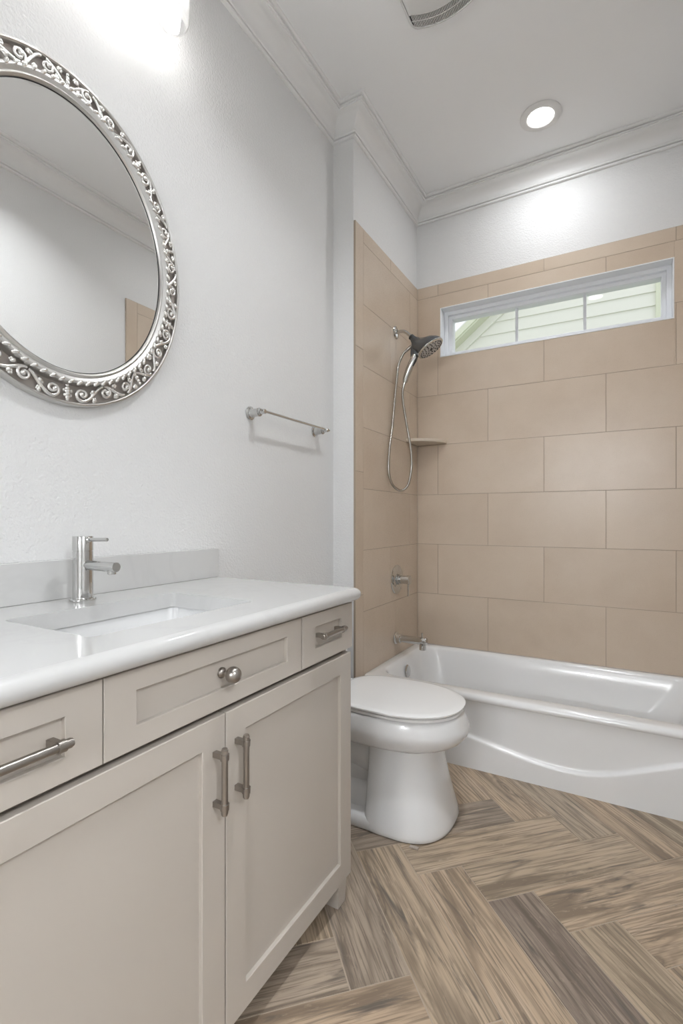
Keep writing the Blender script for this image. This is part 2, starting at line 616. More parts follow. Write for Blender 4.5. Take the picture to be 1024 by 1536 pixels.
def tiles(u0, u1, phases, top_phase, holes=(), ph0=None, zbot=0.0):
    """returns polys in (u, z); phases: joint offset per row, alternating"""
    out = []
    rows = [(zbot, ZR[1], 0)] + [(ZR[k], ZR[k + 1], k) for k in range(1, 7)] + [(ZR[7], ZTOP, 7)]
    for (za, zb, k) in rows:
        ph = phases[k % 2] if k < 7 else top_phase
        if k == 0 and ph0 is not None: ph = ph0
        xs = [u0] + [ph + n * TW for n in range(-6, 8) if u0 + 0.02 < ph + n * TW < u1 - 0.02] + [u1]
        for a, b in zip(xs, xs[1:]):
            rects = [(a + g, b - g, za + g, zb - g)]
            for (ha, hb, hc, hd) in holes:
                nr = []
                for (x0, x1, y0, y1) in rects:
                    if x1 <= ha or x0 >= hb or y1 <= hc or y0 >= hd:
                        nr.append((x0, x1, y0, y1)); continue
                    if x0 < ha: nr.append((x0, ha, y0, y1))
                    if x1 > hb: nr.append((hb, x1, y0, y1))
                    xa, xb = max(x0, ha), min(x1, hb)
                    if y0 < hc: nr.append((xa, xb, y0, hc))
                    if y1 > hd: nr.append((xa, xb, hd, y1))
                rects = nr
            ou, ov = random.random() * 60, random.random() * 60
            cc = rcol()
            for (x0, x1, y0, y1) in rects:
                out.append(([(x0, y0), (x1, y0), (x1, y1), (x0, y1)], (lambda c, ou=ou, ov=ov: (c[0] + ou, c[1] + ov)), cc))
    return out


tm = [M['tile'], M['grout']]
fp = tiles(0.0, 1.510, (0.439, 0.134), 0.134, [(WX0, WX1, WZ0, WZ1)])
tile_mesh('tile_surround', fp, (0, YF, 0), (1, 0, 0), (0, 0, 1), (0, -1, 0), 0.010, 0.001, tm, wf,
          [(0, WX0, 0, ZTOP), (WX1, 1.51, 0, ZTOP), (WX0, WX1, 0, WZ0), (WX0, WX1, WZ1, ZTOP)])
YS = 2.196   # where the field tiles begin; in front of it a narrow bullnose strip
for side in (0, 1):
    pp = tiles(YS, YF, (2.817, 2.530), 2.530, ph0=2.588)
    # narrow front strip
    zs = [0.0, 0.122, 0.734, 1.346, 1.958, ZTOP]
    for a, b in zip(zs, zs[1:]):
        ou = random.random() * 60
        pp.append(([(YT + 0.003, a + g), (YS - g, a + g), (YS - g, b - g), (YT + 0.003, b - g)], (lambda c, ou=ou: (c[1] + ou, c[0] + ou)), rcol()))
    if side == 0:
        tile_mesh('tile_surround', pp, (0, 0, 0), (0, 1, 0), (0, 0, 1), (1, 0, 0), 0.010, 0.001, tm, alc_l, [(YT + 0.001, YF, 0, ZTOP)])
    else:
        tile_mesh('tile_surround', pp, (1.51, 0, 0), (0, 1, 0), (0, 0, 1), (-1, 0, 0), 0.010, 0.001, tm, wr, [(YT + 0.001, YF, 0, ZTOP)])

# crown moulding, one mitred run around the room
prof = [(0.0, .120), (.009, .120), (.0135, .1175), (.0135, .110), (.007, .1085), (.007, .1065), (.0165, .1055), (.0195, .102), (.0195, .0955), (.012, .0940), (.012, .0920)]
for k in range(0, 11):
    a = PI / 2 * k / 10
    prof.append((.083 - .068 * math.cos(a), .0915 - .0605 * math.sin(a)))
prof += [(.0835, .0245), (.0900, .0235), (.0900, .0165), (.0835, .0155), (.0835, .0140), (.0960, .0130), (.1020, .0085), (.1020, 0.0), (0, 0)]
path = [(WL, YN), (WR, YN), (WR, 2.956), (-.010, 2.956), (-.010, YT), (WL, YT)]


def offset_path(path, d):
    out = []
    n = len(path)
    for i in range(n):
        a, b, c = Vector(path[i - 1]), Vector(path[i]), Vector(path[(i + 1) % n])
        e1 = (b - a).normalized(); e2 = (c - b).normalized()
        n1 = Vector((-e1.y, e1.x)); n2 = Vector((-e2.y, e2.x))
        m = n1 + n2
        out.append(b + m * (d / (1 + n1.dot(n2))))
    return out


mb = MB()
offs = [offset_path(path, d) for d, dr in prof]
np_ = len(prof)
base = 0
for i in range(len(path)):
    for k in range(np_):
        mb.v.append((offs[k][i].x, offs[k][i].y, CEIL - prof[k][1]))
for i in range(len(path)):
    j = (i + 1) % len(path)
    for k in range(np_ - 1):
        mb.face((i * np_ + k, j * np_ + k, j * np_ + k + 1, i * np_ + k + 1))
o = mb.build('trim_1', M['crown'], smooth=20)
struct(o, 'white crown moulding with a coved profile around the ceiling')
# baseboards
struct(MB().box(WR - 0.014, WR, DY1 + .07, YT, 0, 0.12).build('baseboard_right', M['crown'], bevel=0.003))
struct(MB().box(WL, WL + 0.014, 1.32, YT, 0, 0.12).build('baseboard_left', M['crown'], bevel=0.003))
# casing of the added doorway beside the camera
dr = MB()
dr.box(WR - .018, WR, DY0 - .07, DY0, 0, DZ + .07); dr.box(WR - .018, WR, DY1, DY1 + .07, 0, DZ + .07); dr.box(WR - .018, WR, DY0, DY1, DZ, DZ + .07)
dr = struct(dr.build('added_doorway_1', M['crown'], bevel=0.003), 'white casing of the added open doorway')
# ------------------------------------------------------------------ window
win = MB()


def frame_ring(mb, x0, x1, z0, z1, w, y0, y1):
    mb.box(x0, x0 + w, y0, y1, z0, z1); mb.box(x1 - w, x1, y0, y1, z0, z1)
    mb.box(x0 + w, x1 - w, y0, y1, z1 - w, z1); mb.box(x0 + w, x1 - w, y0, y1, z0, z0 + w)


wn = MB()
# thin liner of the opening
frame_ring(wn, WX0, WX1, WZ0, WZ1, 0.006, YF - 0.002, 3.126)
wobj = struct(wn.build('window_1', M['vinyl'], bevel=0.0015))
fm = MB()
frame_ring(fm, WX0 + .006, WX1 - .006, WZ0 + .006, WZ1 - .006, 0.0225, 3.012, 3.12)
frame_ring(fm, WX0 + .0285, WX1 - .0285, WZ0 + .0285, WZ1 - .0285, 0.0205, 3.034, 3.10)
fm.build('window_frame', M['vinyl'], wobj, bevel=0.0012)
MB().box(WX0 + .045, WX1 - .045, 3.056, 3.060, WZ0 + .045, WZ1 - .045).build('pane', M['glass'], wobj)
for xm in (0.580, 0.944):
    MB().box(xm - .008, xm + .008, 3.062, 3.070, WZ0 + .046, WZ1 - .046).build('muntin', M['vinyl'], wobj)

# ------------------------------------------------------------------ neighbouring house
hs = thing('neighbor_house', 'pale green house gable with lap siding seen through the window', 'house', (0.4, 6.5, -0.5))
sd = MB()
LAP = 0.1559; NZ0 = 3.341
RA, RB = (-0.699, 3.336), (-0.158, 3.761)   # inner edge of the rake board
sl = (RB[1] - RA[1]) / (RB[0] - RA[0])


def xrake(z): return RA[0] + (z - RA[1]) / sl


for k in range(-24, 12):
    za = NZ0 + k * LAP; zb = za + LAP
    xa = max(-3.2, xrake(za) - .02); xb = max(-3.2, xrake(zb) - .02)
    b = len(sd.v)
    x1 = 1.455
    for (x, y, z) in ((xa, 6.50, za), (x1, 6.50, za), (x1, 6.52, zb + .004), (xb, 6.52, zb + .004), (xa, 6.53, za), (x1, 6.53, za)):
        sd.v.append((x, y, z))
    sd.face((b, b + 1, b + 2, b + 3)); sd.face((b + 4, b + 5, b + 1, b))
sd.build('siding', M['siding'], hs)
MB().box(1.452, 1.60, 6.475, 6.60, -.4, 5.25).build('corner_board', M['sidetrim'], hs)
rk = MB()
dv = Vector((1, 0, sl)).normalized(); nv = Vector((-dv.z, 0, dv.x))
A = Vector((RA[0], 0, RA[1])) - dv * 2.2; B = Vector((RB[0], 0, RB[1])) + dv * 2.6


def prism(mb, a, b, n0, n1, y0, y1):
    r1 = [a + nv * n0 + Vector((0, y0, 0)), a + nv * n1 + Vector((0, y0, 0)), a + nv * n1 + Vector((0, y1, 0)), a + nv * n0 + Vector((0, y1, 0))]
    r2 = [p + (b - a) for p in r1]
    mb.rings([r1, r2])


prism(rk, A, B, 0.0, 0.095, 6.47, 6.56)
rk.build('rake_board', M['siding'], hs)
rf = MB(); prism(rf, A, B, 0.095, 0.115, 6.30, 6.60); prism(rf, A, B, 0.115, 0.185, 6.28, 9.0)
rf.build('roof_edge', M['sidetrim'], hs)
rg = MB(); prism(rg, A, B, 0.1855, 0.20, 6.28, 9.0)
rg.build('roof', M['roofing'], hs)
struct(MB().box(-8, 9, 3.3, 16, -0.6, -0.5).build('trim_2', M['ground']), 'ground outside the window')

# ------------------------------------------------------------------ vanity
CX = 0.432      # front face of doors and drawers
VY0, VY1 = 0.215, 1.275
van = thing('vanity_cabinet', 'greige shaker vanity cabinet with two doors and three drawers under white counter', 'cabinet', (0.15, 0.745, 0))
bd = MB()
bd.box(WL + .001, CX - .019, VY1 - .018, VY1 - .001, .070, .870)
bd.box(WL + .001, CX - .019, VY0 + .001, VY0 + .018, .070, .870)
bd.box(WL + .001, CX - .019, VY0 + .018, VY1 - .018, .070, .088)
bd.box(WL + .001, WL + .012, VY0 + .018, VY1 - .018, .088, .870)
bd.build('body', M['cabinet'], van, bevel=0.001)
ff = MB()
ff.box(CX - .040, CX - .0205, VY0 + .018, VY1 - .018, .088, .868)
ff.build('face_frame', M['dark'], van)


def shaker(y0, y1, z0, z1, sw, rw_t, rw_b):
    mb = MB(); d = .0195; rec = .0095
    yi0, yi1, zi0, zi1 = y0 + sw, y1 - sw, z0 + rw_b, z1 - rw_t
    def R(a, b, c, e, x): return [(x, a, c), (x, b, c), (x, b, e), (x, a, e)]
    e = .0012
    mb.rings([R(y0, y1, z0, z1, CX - d), R(y0, y1, z0, z1, CX - e), R(y0 + e, y1 - e, z0 + e, z1 - e, CX),
              R(yi0 - e, yi1 + e, zi0 - e, zi1 + e, CX), R(yi0, yi1, zi0, zi1, CX - e), R(yi0, yi1, zi0, zi1, CX - rec)])
    return mb


def pull(parent, name, c, axis, span, over, r=.0064):
    """bar pull: posts, collars and stepped end caps; c = centre of the bar"""
    c = Vector(c); ax = Vector(axis)
    mb = MB()
    h = span / 2
    mb.cyl(c - ax * h, c + ax * h, r, seg=20)
    for s in (-1, 1):
        q = c + ax * (s * h)
        mb.lathe(q - ax * s * .006, ax * s, [(r + .0001, 0), (r + .0023, .0003), (r + .0023, .0115), (r + .0004, .0118), (r + .0004, over - .003), (r - .0009, over - .0025), (r - .0009, over), (0, over + .0003)], 24)
        pb = Vector((CX + .0002, q.y, q.z))
        a = .0052
        mb.box(pb.x, c.x, q.y - a, q.y + a, q.z - a, q.z + a)
    return mb.build(name, M['nickel'], parent, smooth=35)


GAPL = .0015
dl = shaker(0.218, 0.7435, .074, .722, .062, .054, .057).build('door', M['cabinet'], van)
dR = shaker(0.7465, 1.2715, .074, .722, .0605, .053, .057).build('door', M['cabinet'], van)
pull(dl, 'handle', (CX + .027, 0.7134, .605), (0, 0, 1), .096, .0225)
pull(dR, 'handle', (CX + .027, 0.7760, .6076), (0, 0, 1), .096, .0225)
w1 = shaker(0.218, 0.4755, .735, .8665, .059, .038, .037).build('drawer', M['cabinet'], van)
w2 = shaker(0.4775, 1.0145, .735, .8665, .059, .036, .038).build('drawer', M['cabinet'], van)
w3 = shaker(1.0185, 1.279, .735, .8665, .062, .036, .040).build('drawer', M['cabinet'], van)
pull(w1, 'handle', (CX + .027, 0.3463, .8015), (0, 1, 0), .096, .0225, .0066)
pull(w3, 'handle', (CX + .027, 1.132, .8095), (0, 1, 0), .094, .0225)
MB().lathe((CX - .0078, 0.7405, .8035), (1, 0, 0), [(.0105, 0), (.0105, .004), (.0085, .0065), (.0050, .0085), (.0050, .0155)] + [(.0165 * math.sin(PI * (.1 + .9 * q / 14)), .032 - .0165 * math.cos(PI * (.1 + .9 * q / 14))) for q in range(15)], 28).build('knob', M['nickel'], w2, smooth=50)
for (fx, fy) in ((CX - .0295, VY1 - .043), (CX - .030, VY0 + .041), (WL + .04, VY1 - .041), (WL + .04, VY0 + .041)):
    lg = MB()
    a, b = .0235, .0205
    lg.rings([[(fx - b, fy - b, .0), (fx + b, fy - b, .0), (fx + b, fy + b, .0), (fx - b, fy + b, .0)],
              [(fx - a, fy - a, .0695), (fx + a, fy - a, .0695), (fx + a, fy + a, .0695), (fx - a, fy + a, .0695)]])
    lg.build('leg', M['cabinet'], van, bevel=.001)

# countertop with sink cut-out, bullnose on front and right edge
CZ0, CZ1 = .872, .910
SX0, SX1, SY0, SY1 = .055, .337, .518, .945
ct = MB()
X0, X1, Y0, Y1 = WL + .001, .457, .198, 1.297


def crect(d, z):
    """outline with front and right edges pulled in by d (bullnose)"""
    r = .012 + (.0 if d == 0 else 0)
    pts = [(X0, Y0), ]
    x1 = X1 - d; y1 = Y1 - d * .9
    out = [(X0, Y0, z), (x1, Y0, z)]
    for i in range(0, 9):
        a = PI / 2 * i / 8
        out.append((x1 - r + r * math.cos(a), y1 - r + r * math.sin(a), z))
    out.append((X0, y1, z))
    return out


rr = []
h = (CZ1 - CZ0)
for i in range(0, 13):
    a = -PI / 2 + PI * i / 12
    rr.append(crect((1 - math.cos(a)) * h * .5, CZ0 + h / 2 + math.sin(a) * h / 2))
ct.rings(rr, False, False)
top = rr[-1]; bot = rr[0]
# top and bottom faces with hole: fan between outer ring and hole rounded ring
hole = rrect(SX0, SX1, SY0, SY1, .012, CZ1, 6)


def bridge(outer, inner, up):
    """split plate: quads strips between bounding sections"""
    z = outer[0][2]
    ox0 = min(p[0] for p in outer); ox1 = max(p[0] for p in outer)
    oy0 = min(p[1] for p in outer); oy1 = max(p[1] for p in outer)
    # angle sorted fan
    cx, cy = (SX0 + SX1) / 2, (SY0 + SY1) / 2
    def hit(a):
        dx, dy = math.cos(a), math.sin(a); best = None
        n = len(outer)
        for i in range(n):
            (x1, y1, _), (x2, y2, _) = outer[i], outer[(i + 1) % n]
            ex, ey = x2 - x1, y2 - y1
            den = dx * ey - dy * ex
            if abs(den) < 1e-12: continue
            tt = ((x1 - cx) * ey - (y1 - cy) * ex) / den
            u = ((x1 - cx) * dy - (y1 - cy) * dx) / den
            if tt > 0 and -1e-6 <= u <= 1 + 1e-6 and (best is None or tt < best): best = tt
        return (cx + dx * best, cy + dy * best, z)
    def hiti(a):
        dx, dy = math.cos(a), math.sin(a)
        best = None
        n = len(inner)
        for i in range(n):
            (x1, y1, _), (x2, y2, _) = inner[i], inner[(i + 1) % n]
            ex, ey = x2 - x1, y2 - y1
            den = dx * ey - dy * ex
            if abs(den) < 1e-12: continue
            tt = ((x1 - cx) * ey - (y1 - cy) * ex) / den
            u = ((x1 - cx) * dy - (y1 - cy) * dx) / den
            if tt > 0 and -1e-6 <= u <= 1 + 1e-6 and (best is None or tt > best): best = tt
        return (cx + dx * best, cy + dy * best, z)
    angs = sorted(set([round(math.atan2(p[1] - cy, p[0] - cx), 7) for p in outer] + [round(math.atan2(p[1] - cy, p[0] - cx), 7) for p in inner]))
    R1 = [hit(a) for a in angs]; R2 = [hiti(a) for a in angs]
    if up: ct.rings([R1, R2], False, False)
    else: ct.rings([R2, R1], False, False)
    return R2


i1 = bridge(top, hole, True)
i0 = bridge(bot, [(p[0], p[1], CZ0) for p in hole], False)
ct.rings([i1, [(p[0], p[1], p[2] - .0015) for p in i1], [(p[0], p[1], CZ0) for p in i1]], False, False)
cto = ct.build('countertop', M['quartz'], smooth=35)
tag(cto, 'white quartz countertop with rounded front edge on the greige vanity', 'countertop')
tag(MB().box(WL + .001, WL + .021, Y0, 1.286, CZ1 + .0004, 1.009).build('backsplash', M['quartz'], bevel=.0012), 'low white quartz backsplash strip against the wall behind the faucet', 'backsplash')

# undermount sink
sk = MB()
e = .006
rs = [rrect(SX0 - .025, SX1 + .025, SY0 - .025, SY1 + .025, .03, CZ0 - .014), rrect(SX0 - .025, SX1 + .025, SY0 - .025, SY1 + .025, .03, CZ0 - .001),
      rrect(SX0 - e, SX1 + e, SY0 - e, SY1 + e, .022, CZ0 - .001), rrect(SX0 - e + .001, SX1 + e - .001, SY0 - e + .001, SY1 + e - .001, .024, CZ0 - .006),
      rrect(SX0 + .002, SX1 - .002, SY0 + .004, SY1 - .004, .035, .790), rrect(SX0 + .012, SX1 - .012, SY0 + .02, SY1 - .02, .045, .758),
      rrect(SX0 + .04, SX1 - .04, SY0 + .06, SY1 - .06, .05, .744), rrect(SX0 + .12, SX1 - .12, SY0 + .19, SY1 - .19, .02, .739)]
sk.rings(rs, False, True)
sko = sk.build('sink', M['porcelain'], smooth=45)
tag(sko, 'white rectangular undermount sink set into the countertop', 'sink')
MB().lathe(((SX0 + SX1) / 2, (SY0 + SY1) / 2, .7392), (0, 0, 1), [(.021, 0), (.021, .002), (.017, .003), (.012, .0025), (0, .004)], 24).build('drain', M['chrome'], sko, smooth=30)

# faucet
FXc, FYc = -.031, .7395
fa = thing('faucet', 'chrome single lever faucet standing behind the sink', 'faucet', (FXc, FYc, CZ1))
MB().lathe((FXc, FYc, CZ1 + .0002), (0, 0, 1), [(.0295, 0), (.0300, .002), (.0300, .006), (.0285, .008), (.0235, .0085), (.0232, .012), (.0232, .1225)], 40).build('body', M['chrome'], fa, smooth=35)
MB().lathe((FXc, FYc, CZ1 + .1235), (0, 0, 1), [(.0215, -.001), (.0215, .0008), (.0236, .0012), (.0236, .0345), (.0228, .0362), (0, .0368)], 40).build('handle_cap', M['chrome'], fa, smooth=35)
MB().lathe((FXc + .020, FYc, 1.0615), (1, 0, .02), [(.0062, 0), (.0062, .006), (.0046, .008), (.0046, .073), (.0040, .0745), (0, .0748)], 20).build('lever', M['chrome'], fa, smooth=35)
sp_ = MB()
sp_.lathe((FXc + .016, FYc, .9995), (1, 0, -.005), [(.0118, 0), (.0118, .1115), (.0110, .1128), (0, .1130)], 32)
sp_.lathe((FXc + .112, FYc, .991), (0, 0, -1), [(.0098, 0), (.0098, .0085), (.0085, .0095), (0, .0096)], 24)
sp_.build('spout', M['chrome'], fa, smooth=35)
MB().lathe((FXc - .033, FYc, CZ1), (0, 0, 1), [(.003, 0), (.003, .036), (.0055, .040), (.0062, .046), (.005, .051), (0, .053)], 16).build('lift_rod', M['chrome'], fa, smooth=50)

# ------------------------------------------------------------------ mirror
MC = (.745, 1.8315)
mi = thing('oval_mirror', 'oval wall mirror in an ornate silver scrollwork frame above the vanity', 'mirror', (WL, MC[0], MC[1]))


def ell(t_, a, b, x): return Vector((x, MC[0] + a * math.cos(t_), MC[1] + b * math.sin(t_)))


def ring_loft(prof, seg=160):
    mb = MB(); n = len(prof)
    for i in range(seg):
        t_ = 2 * PI * i / seg
        for (d, hgt) in prof:
            mb.v.append(tuple(ell(t_, .281 + d, .344 + d, WL + hgt)))
    for i in range(seg):
        j = (i + 1) % seg
        for k in range(n - 1):
            mb.face((i * n + k, i * n + k + 1, j * n + k + 1, j * n + k))
    return mb


OUT = .083
# backing plate behind the openwork
ring_loft([(-.004, .001), (-.004, .006), (OUT - .004, .006), (OUT - .004, .001)]).build('backing', M['backing'], mi, smooth=30)
ring_loft([(OUT - .009, .003), (OUT - .009, .018), (OUT - .008, .021), (OUT - .005, .023), (OUT - .001, .022), (OUT + .001, .018), (OUT + .001, .001)]).build('outer_rim', M['silverflat'], mi, smooth=40)
ring_loft([(0, .020), (0, .030), (.002, .034), (.005, .0355), (.007, .0345), (.009, .032), (.011, .0305), (.014, .0315), (.019, .035), (.023, .036), (.027, .0345), (.0295, .030), (.030, .020), (.030, .004)]).build('inner_rim', M['silverflat'], mi, smooth=40)
gl_ = MB()
ring = [tuple(ell(2 * PI * i / 128, .2805, .3435, WL + .026)) for i in range(128)]
ring2 = [tuple(ell(2 * PI * i / 128, .2805, .3435, WL + .022)) for i in range(128)]
gl_.rings([ring2, ring], True, True)
gl_.build('mirror_glass', M['mirror'], mi)
ring_loft([(-.0022, .0262), (-.0022, .0268), (.0008, .0268), (.0008, .0262)]).build('glass_edge_gap', M['black'], mi)
# arc-length table, s measured from the bottom centre
NT_ = 720
am, bm_ = .281 + .056, .344 + .056
tab = [0.0]
for i in range(NT_):
    a = ell(-PI / 2 + 2 * PI * i / NT_, am, bm_, 0); b = ell(-PI / 2 + 2 * PI * (i + 1) / NT_, am, bm_, 0)
    tab.append(tab[-1] + (b - a).length)
PER = tab[-1]


def theta(s_):
    s_ = s_ % PER
    lo, hi = 0, NT_
    while hi - lo > 1:
        m = (lo + hi) // 2
        if tab[m] <= s_: lo = m
        else: hi = m
    f_ = (s_ - tab[lo]) / (tab[hi] - tab[lo])
    return -PI / 2 + 2 * PI * (lo + f_) / NT_


RB_, RT_ = .031, .074      # band of the openwork (distance outside the glass edge)


def RP(s_, rho, hgt=.020):
    t_ = theta(s_)
    d = RB_ + (RT_ - RB_) * rho
    return ell(t_, .281 + d, .344 + d, WL + hgt)


# twisted rope of beads
rope = MB()
for i in range(92):
    s_ = PER * i / 92
    t_ = theta(s_)
    c = ell(t_, .281 + .0255, .344 + .0255, WL + .0345)
    tn = (ell(t_ + .01, .281, .344, 0) - ell(t_, .281, .344, 0)).normalized()
    nn = Vector((1, 0, 0)); bb = nn.cross(tn)
    tw = (tn + bb * .75).normalized(); b2 = nn.cross(tw)
    rope.ball(c, .0066, 12, 8, (1.55, .80, .95), Matrix((tw, b2, nn)).transposed())
rope.build('rope_bead', M['silver'], mi, smooth=60)
# scroll vine
sc_ = MB()


def leaf(c_s, c_r, ang, L, w):
    """small tri-lobed leaf made of flattened balls"""
    for k, (dl_, dw, sz) in enumerate(((0, 0, 1), (.55, .38, .62), (.55, -.38, .62), (.95, 0, .55))):
        ds = (dl_ * math.cos(ang) - dw * math.sin(ang)) * L
        dr_ = (dl_ * math.sin(ang) + dw * math.cos(ang)) * L
        p = RP(c_s + ds, c_r + dr_ / (RT_ - RB_), .021)
        sc_.ball(p, w * sz, 10, 6, (.75, 1.1, 1.1))


NS = 5
LAM = PER / NS
W_ = RT_ - RB_


def spiral(c_s, c_r, R, a0, turns, sgn, r0, r1, end):
    """scroll spiralling inward around (c_s, c_r), starting at polar angle a0"""
    pts, rad = [], []
    n = int(16 * turns) + 8
    for i in range(n + 1):
        u = i / n
        a = a0 + sgn * 2 * PI * turns * u
        r_ = R * (1 - .78 * u ** .9)
        pts.append(RP(c_s + math.cos(a) * r_ * 1.12, c_r + math.sin(a) * r_ / W_, .019 + .005 * u))
        rad.append(r0 + (r1 - r0) * u)
    sc_.tube(pts, rad, 7)
    sc_.ball(pts[-1], end, 10, 6)


def stem(a, b, bow, r0, r1):
    pts, rad = [], []
    for i in range(11):
        u = i / 10
        s_ = a[0] + (b[0] - a[0]) * u
        rr_ = a[1] + (b[1] - a[1]) * (3 * u * u - 2 * u ** 3) + bow * math.sin(PI * u)
        pts.append(RP(s_, rr_, .0195)); rad.append(r0 + (r1 - r0) * u)
    sc_.tube(pts, rad, 7)


for k in range(NS):
    for sg in (1, -1):
        o_ = LAM * k
        f = lambda x: o_ + sg * x * LAM
        # large C scroll next to the centre ornament
        spiral(f(.085), .52, W_ * .40, PI * .5, 1.25, sg, .0054, .0034, .0066)
        stem((f(.085), .92), (f(.225), .10), 0, .0050, .0054)
        spiral(f(.235), .47, W_ * .40, -PI * .5, 1.3, sg, .0054, .0034, .0068)
        stem((f(.235), .08), (f(.36), .93), 0, .0052, .0046)
        spiral(f(.385), .54, W_ * .38, PI * .5, 1.2, -sg, .0050, .0034, .0064)
        stem((f(.385), .93), (f(.50), .12), 0, .0044, .0044)
        leaf(f(.155), .34, PI * .5 + sg * .5, .0105, .0066)
        leaf(f(.150), .90, -PI * .3 if sg > 0 else PI * 1.3, .0085, .0056)
        leaf(f(.305), .80, (PI * .9 if sg > 0 else PI * .1), .0085, .0058)
        leaf(f(.305), .16, (0.3 if sg > 0 else PI - .3), .0090, .0056)
        leaf(f(.450), .82, (0 if sg > 0 else PI), .0085, .0058)
        leaf(f(.440), .20, (PI * .6 if sg > 0 else PI * .4), .0085, .0056)
    # centre ornament and counter ornament
    for (r_, z_) in ((.08, .0055), (.26, .0072), (.44, .0082), (.62, .0078), (.80, .0062), (.94, .0045)):
        sc_.ball(RP(LAM * k, r_, .020), z_, 12, 6, (.7, 1.05, 1.0))
    for q_ in (-1, 1):
        sc_.ball(RP(LAM * k + q_ * .009, .38, .019), .0052, 10, 6, (.8, 1, 1))
        sc_.ball(RP(LAM * k + q_ * .0075, .66, .019), .0045, 10, 6, (.8, 1, 1))
    for (r_, z_) in ((.2, .0055), (.42, .0068), (.64, .0058), (.86, .0046)):
        sc_.ball(RP(LAM * (k + .5), r_, .020), z_, 12, 6, (.8, 1.0, 1.1))
sc_.build('scrollwork', M['silver'], mi, smooth=60)

# ------------------------------------------------------------------ vanity light
vl = thing('vanity_light', 'three light wall fixture with clear glass shades above the mirror', 'light', (WL, .745, 2.78))
MB().box(WL + .001, WL + .022, .665, .825, 2.735, 2.825).build('backplate', M['nickel'], vl, bevel=.004)
ar = MB(); ar.cyl((WL + .06, .47, 2.78), (WL + .06, 1.02, 2.78), .008); ar.cyl((WL + .02, .745, 2.78), (WL + .06, .745, 2.78), .012)
for sy in SHADE_Y: ar.tube([(WL + .06, sy, 2.78), (WL + .095, sy, 2.785), (SHADE_X - .012, sy, 2.778), (SHADE_X, sy, 2.765), (SHADE_X, sy, 2.74)], .007, 12)
ar.build('arm', M['nickel'], vl, smooth=40)
for sy in SHADE_Y:
    MB().lathe((SHADE_X, sy, 2.70), (0, 0, 1), [(.018, -.03), (.022, 0), (.030, .01), (.030, .035), (.010, .045)], 24).build('socket', M['nickel'], vl, smooth=40)
    MB().lathe((SHADE_X, sy, 2.738), (0, 0, -1), [(.030, 0), (.047, .006), (.050, .018), (.048, .188), (.044, .203), (.038, .209), (.035, .208), (.041, .200), (.0455, .186), (.0475, .018), (.045, .009), (.028, .003)], 40, False, False).build('glass_shade', M['shadeglass'], vl, smooth=40)
    MB().ball((SHADE_X, sy, 2.635), .028, 20, 12, (1, 1, 1.25)).build('bulb', M['bulb'], vl, smooth=60)

# ------------------------------------------------------------------ towel bar
tb = thing('towel_bar', 'short chrome towel bar on the left wall beyond the vanity', 'towel bar', (WL, 1.70, 1.52))
TZ = 1.520; TXo = .062
for ty in (1.478, 1.935):
    MB().lathe((WL + .0005, ty, TZ), (1, 0, 0), [(.026, 0), (.026, .004), (.0215, .007), (.0175, .008), (.0165, .012), (.0150, .040), (.0165, .0405), (.0165, .046), (.0125, .0465), (.0125, .052), (.0095, .053), (.0095, .072), (.008, .074), (0, .0745)], 32).build('post', M['chrome'], tb, smooth=35)
MB().cyl((WL + TXo, 1.455, TZ + .004), (WL + TXo, 1.965, TZ + .004), .0058).build('bar', M['chrome'], tb, smooth=35)

# ------------------------------------------------------------------ ceiling fittings
for i, (dx, dy) in enumerate(DOWN):  # only the tub light is in view, the others are added for fill
    d = thing('downlight_and_fill', ('lit round recessed ceiling light above the bathtub', 'added unseen fill light, round and recessed in the ceiling near the added entry', 'added unseen fill light, round and recessed in the ceiling in front of the vanity')[i], 'light', (dx, dy, CEIL))
    MB().lathe((dx, dy, CEIL), (0, 0, -1), [(.095, 0), (.095, .004), (.089, .009), (.066, .011), (.062, .009), (.060, .003)], 56, False, False).build('trim_ring', M['plastic'], d, smooth=50)
    MB().lathe((dx, dy, CEIL - .003), (0, 0, -1), [(.060, 0), (.058, .002), (0, .0035)], 48, False, True).build('lens', M['lens'], d, smooth=50)

for i, sx in enumerate(SCX):  # sconce bodies around the added fill lamps, never in view
    ws = thing('fill_sconce', ('left', 'right')[i] + ' one of two added unseen fill sconces of white glass in the added entry behind the camera', 'light', (sx, -3.1, 1.90))
    MB().box(sx - .05, sx + .05, -3.0995, -3.08, 1.80, 2.0).build('backplate', M['nickel'], ws, bevel=.004)
    MB().lathe((sx, -3.0, 1.79), (0, 0, 1), [(.05, 0), (.075, .06), (.08, .2)], 28, True, False).build('shade', M['shadeglass'], ws, smooth=40)
hl = thing('hall_fill_light', 'added unseen fill light, a white glass globe in the added hallway', 'light', (2.15, -.16, 2.75))  # globe around the added hall fill lamp
MB().lathe((2.15, -.16, 2.7495), (0, 0, -1), [(.10, 0), (.10, .02), (.05, .03), (.02, .04), (.02, .29)], 32).build('base', M['nickel'], hl, smooth=40)
MB().ball((2.15, -.16, 2.30), .15, 24, 14).build('globe', M['shadeglass'], hl, smooth=60)
# exhaust fan grille
VX, VYc = .525, 1.745
ef = thing('exhaust_fan', 'white bathroom exhaust fan cover with curved louvered ends on the ceiling', 'exhaust fan', (VX, VYc, CEIL))


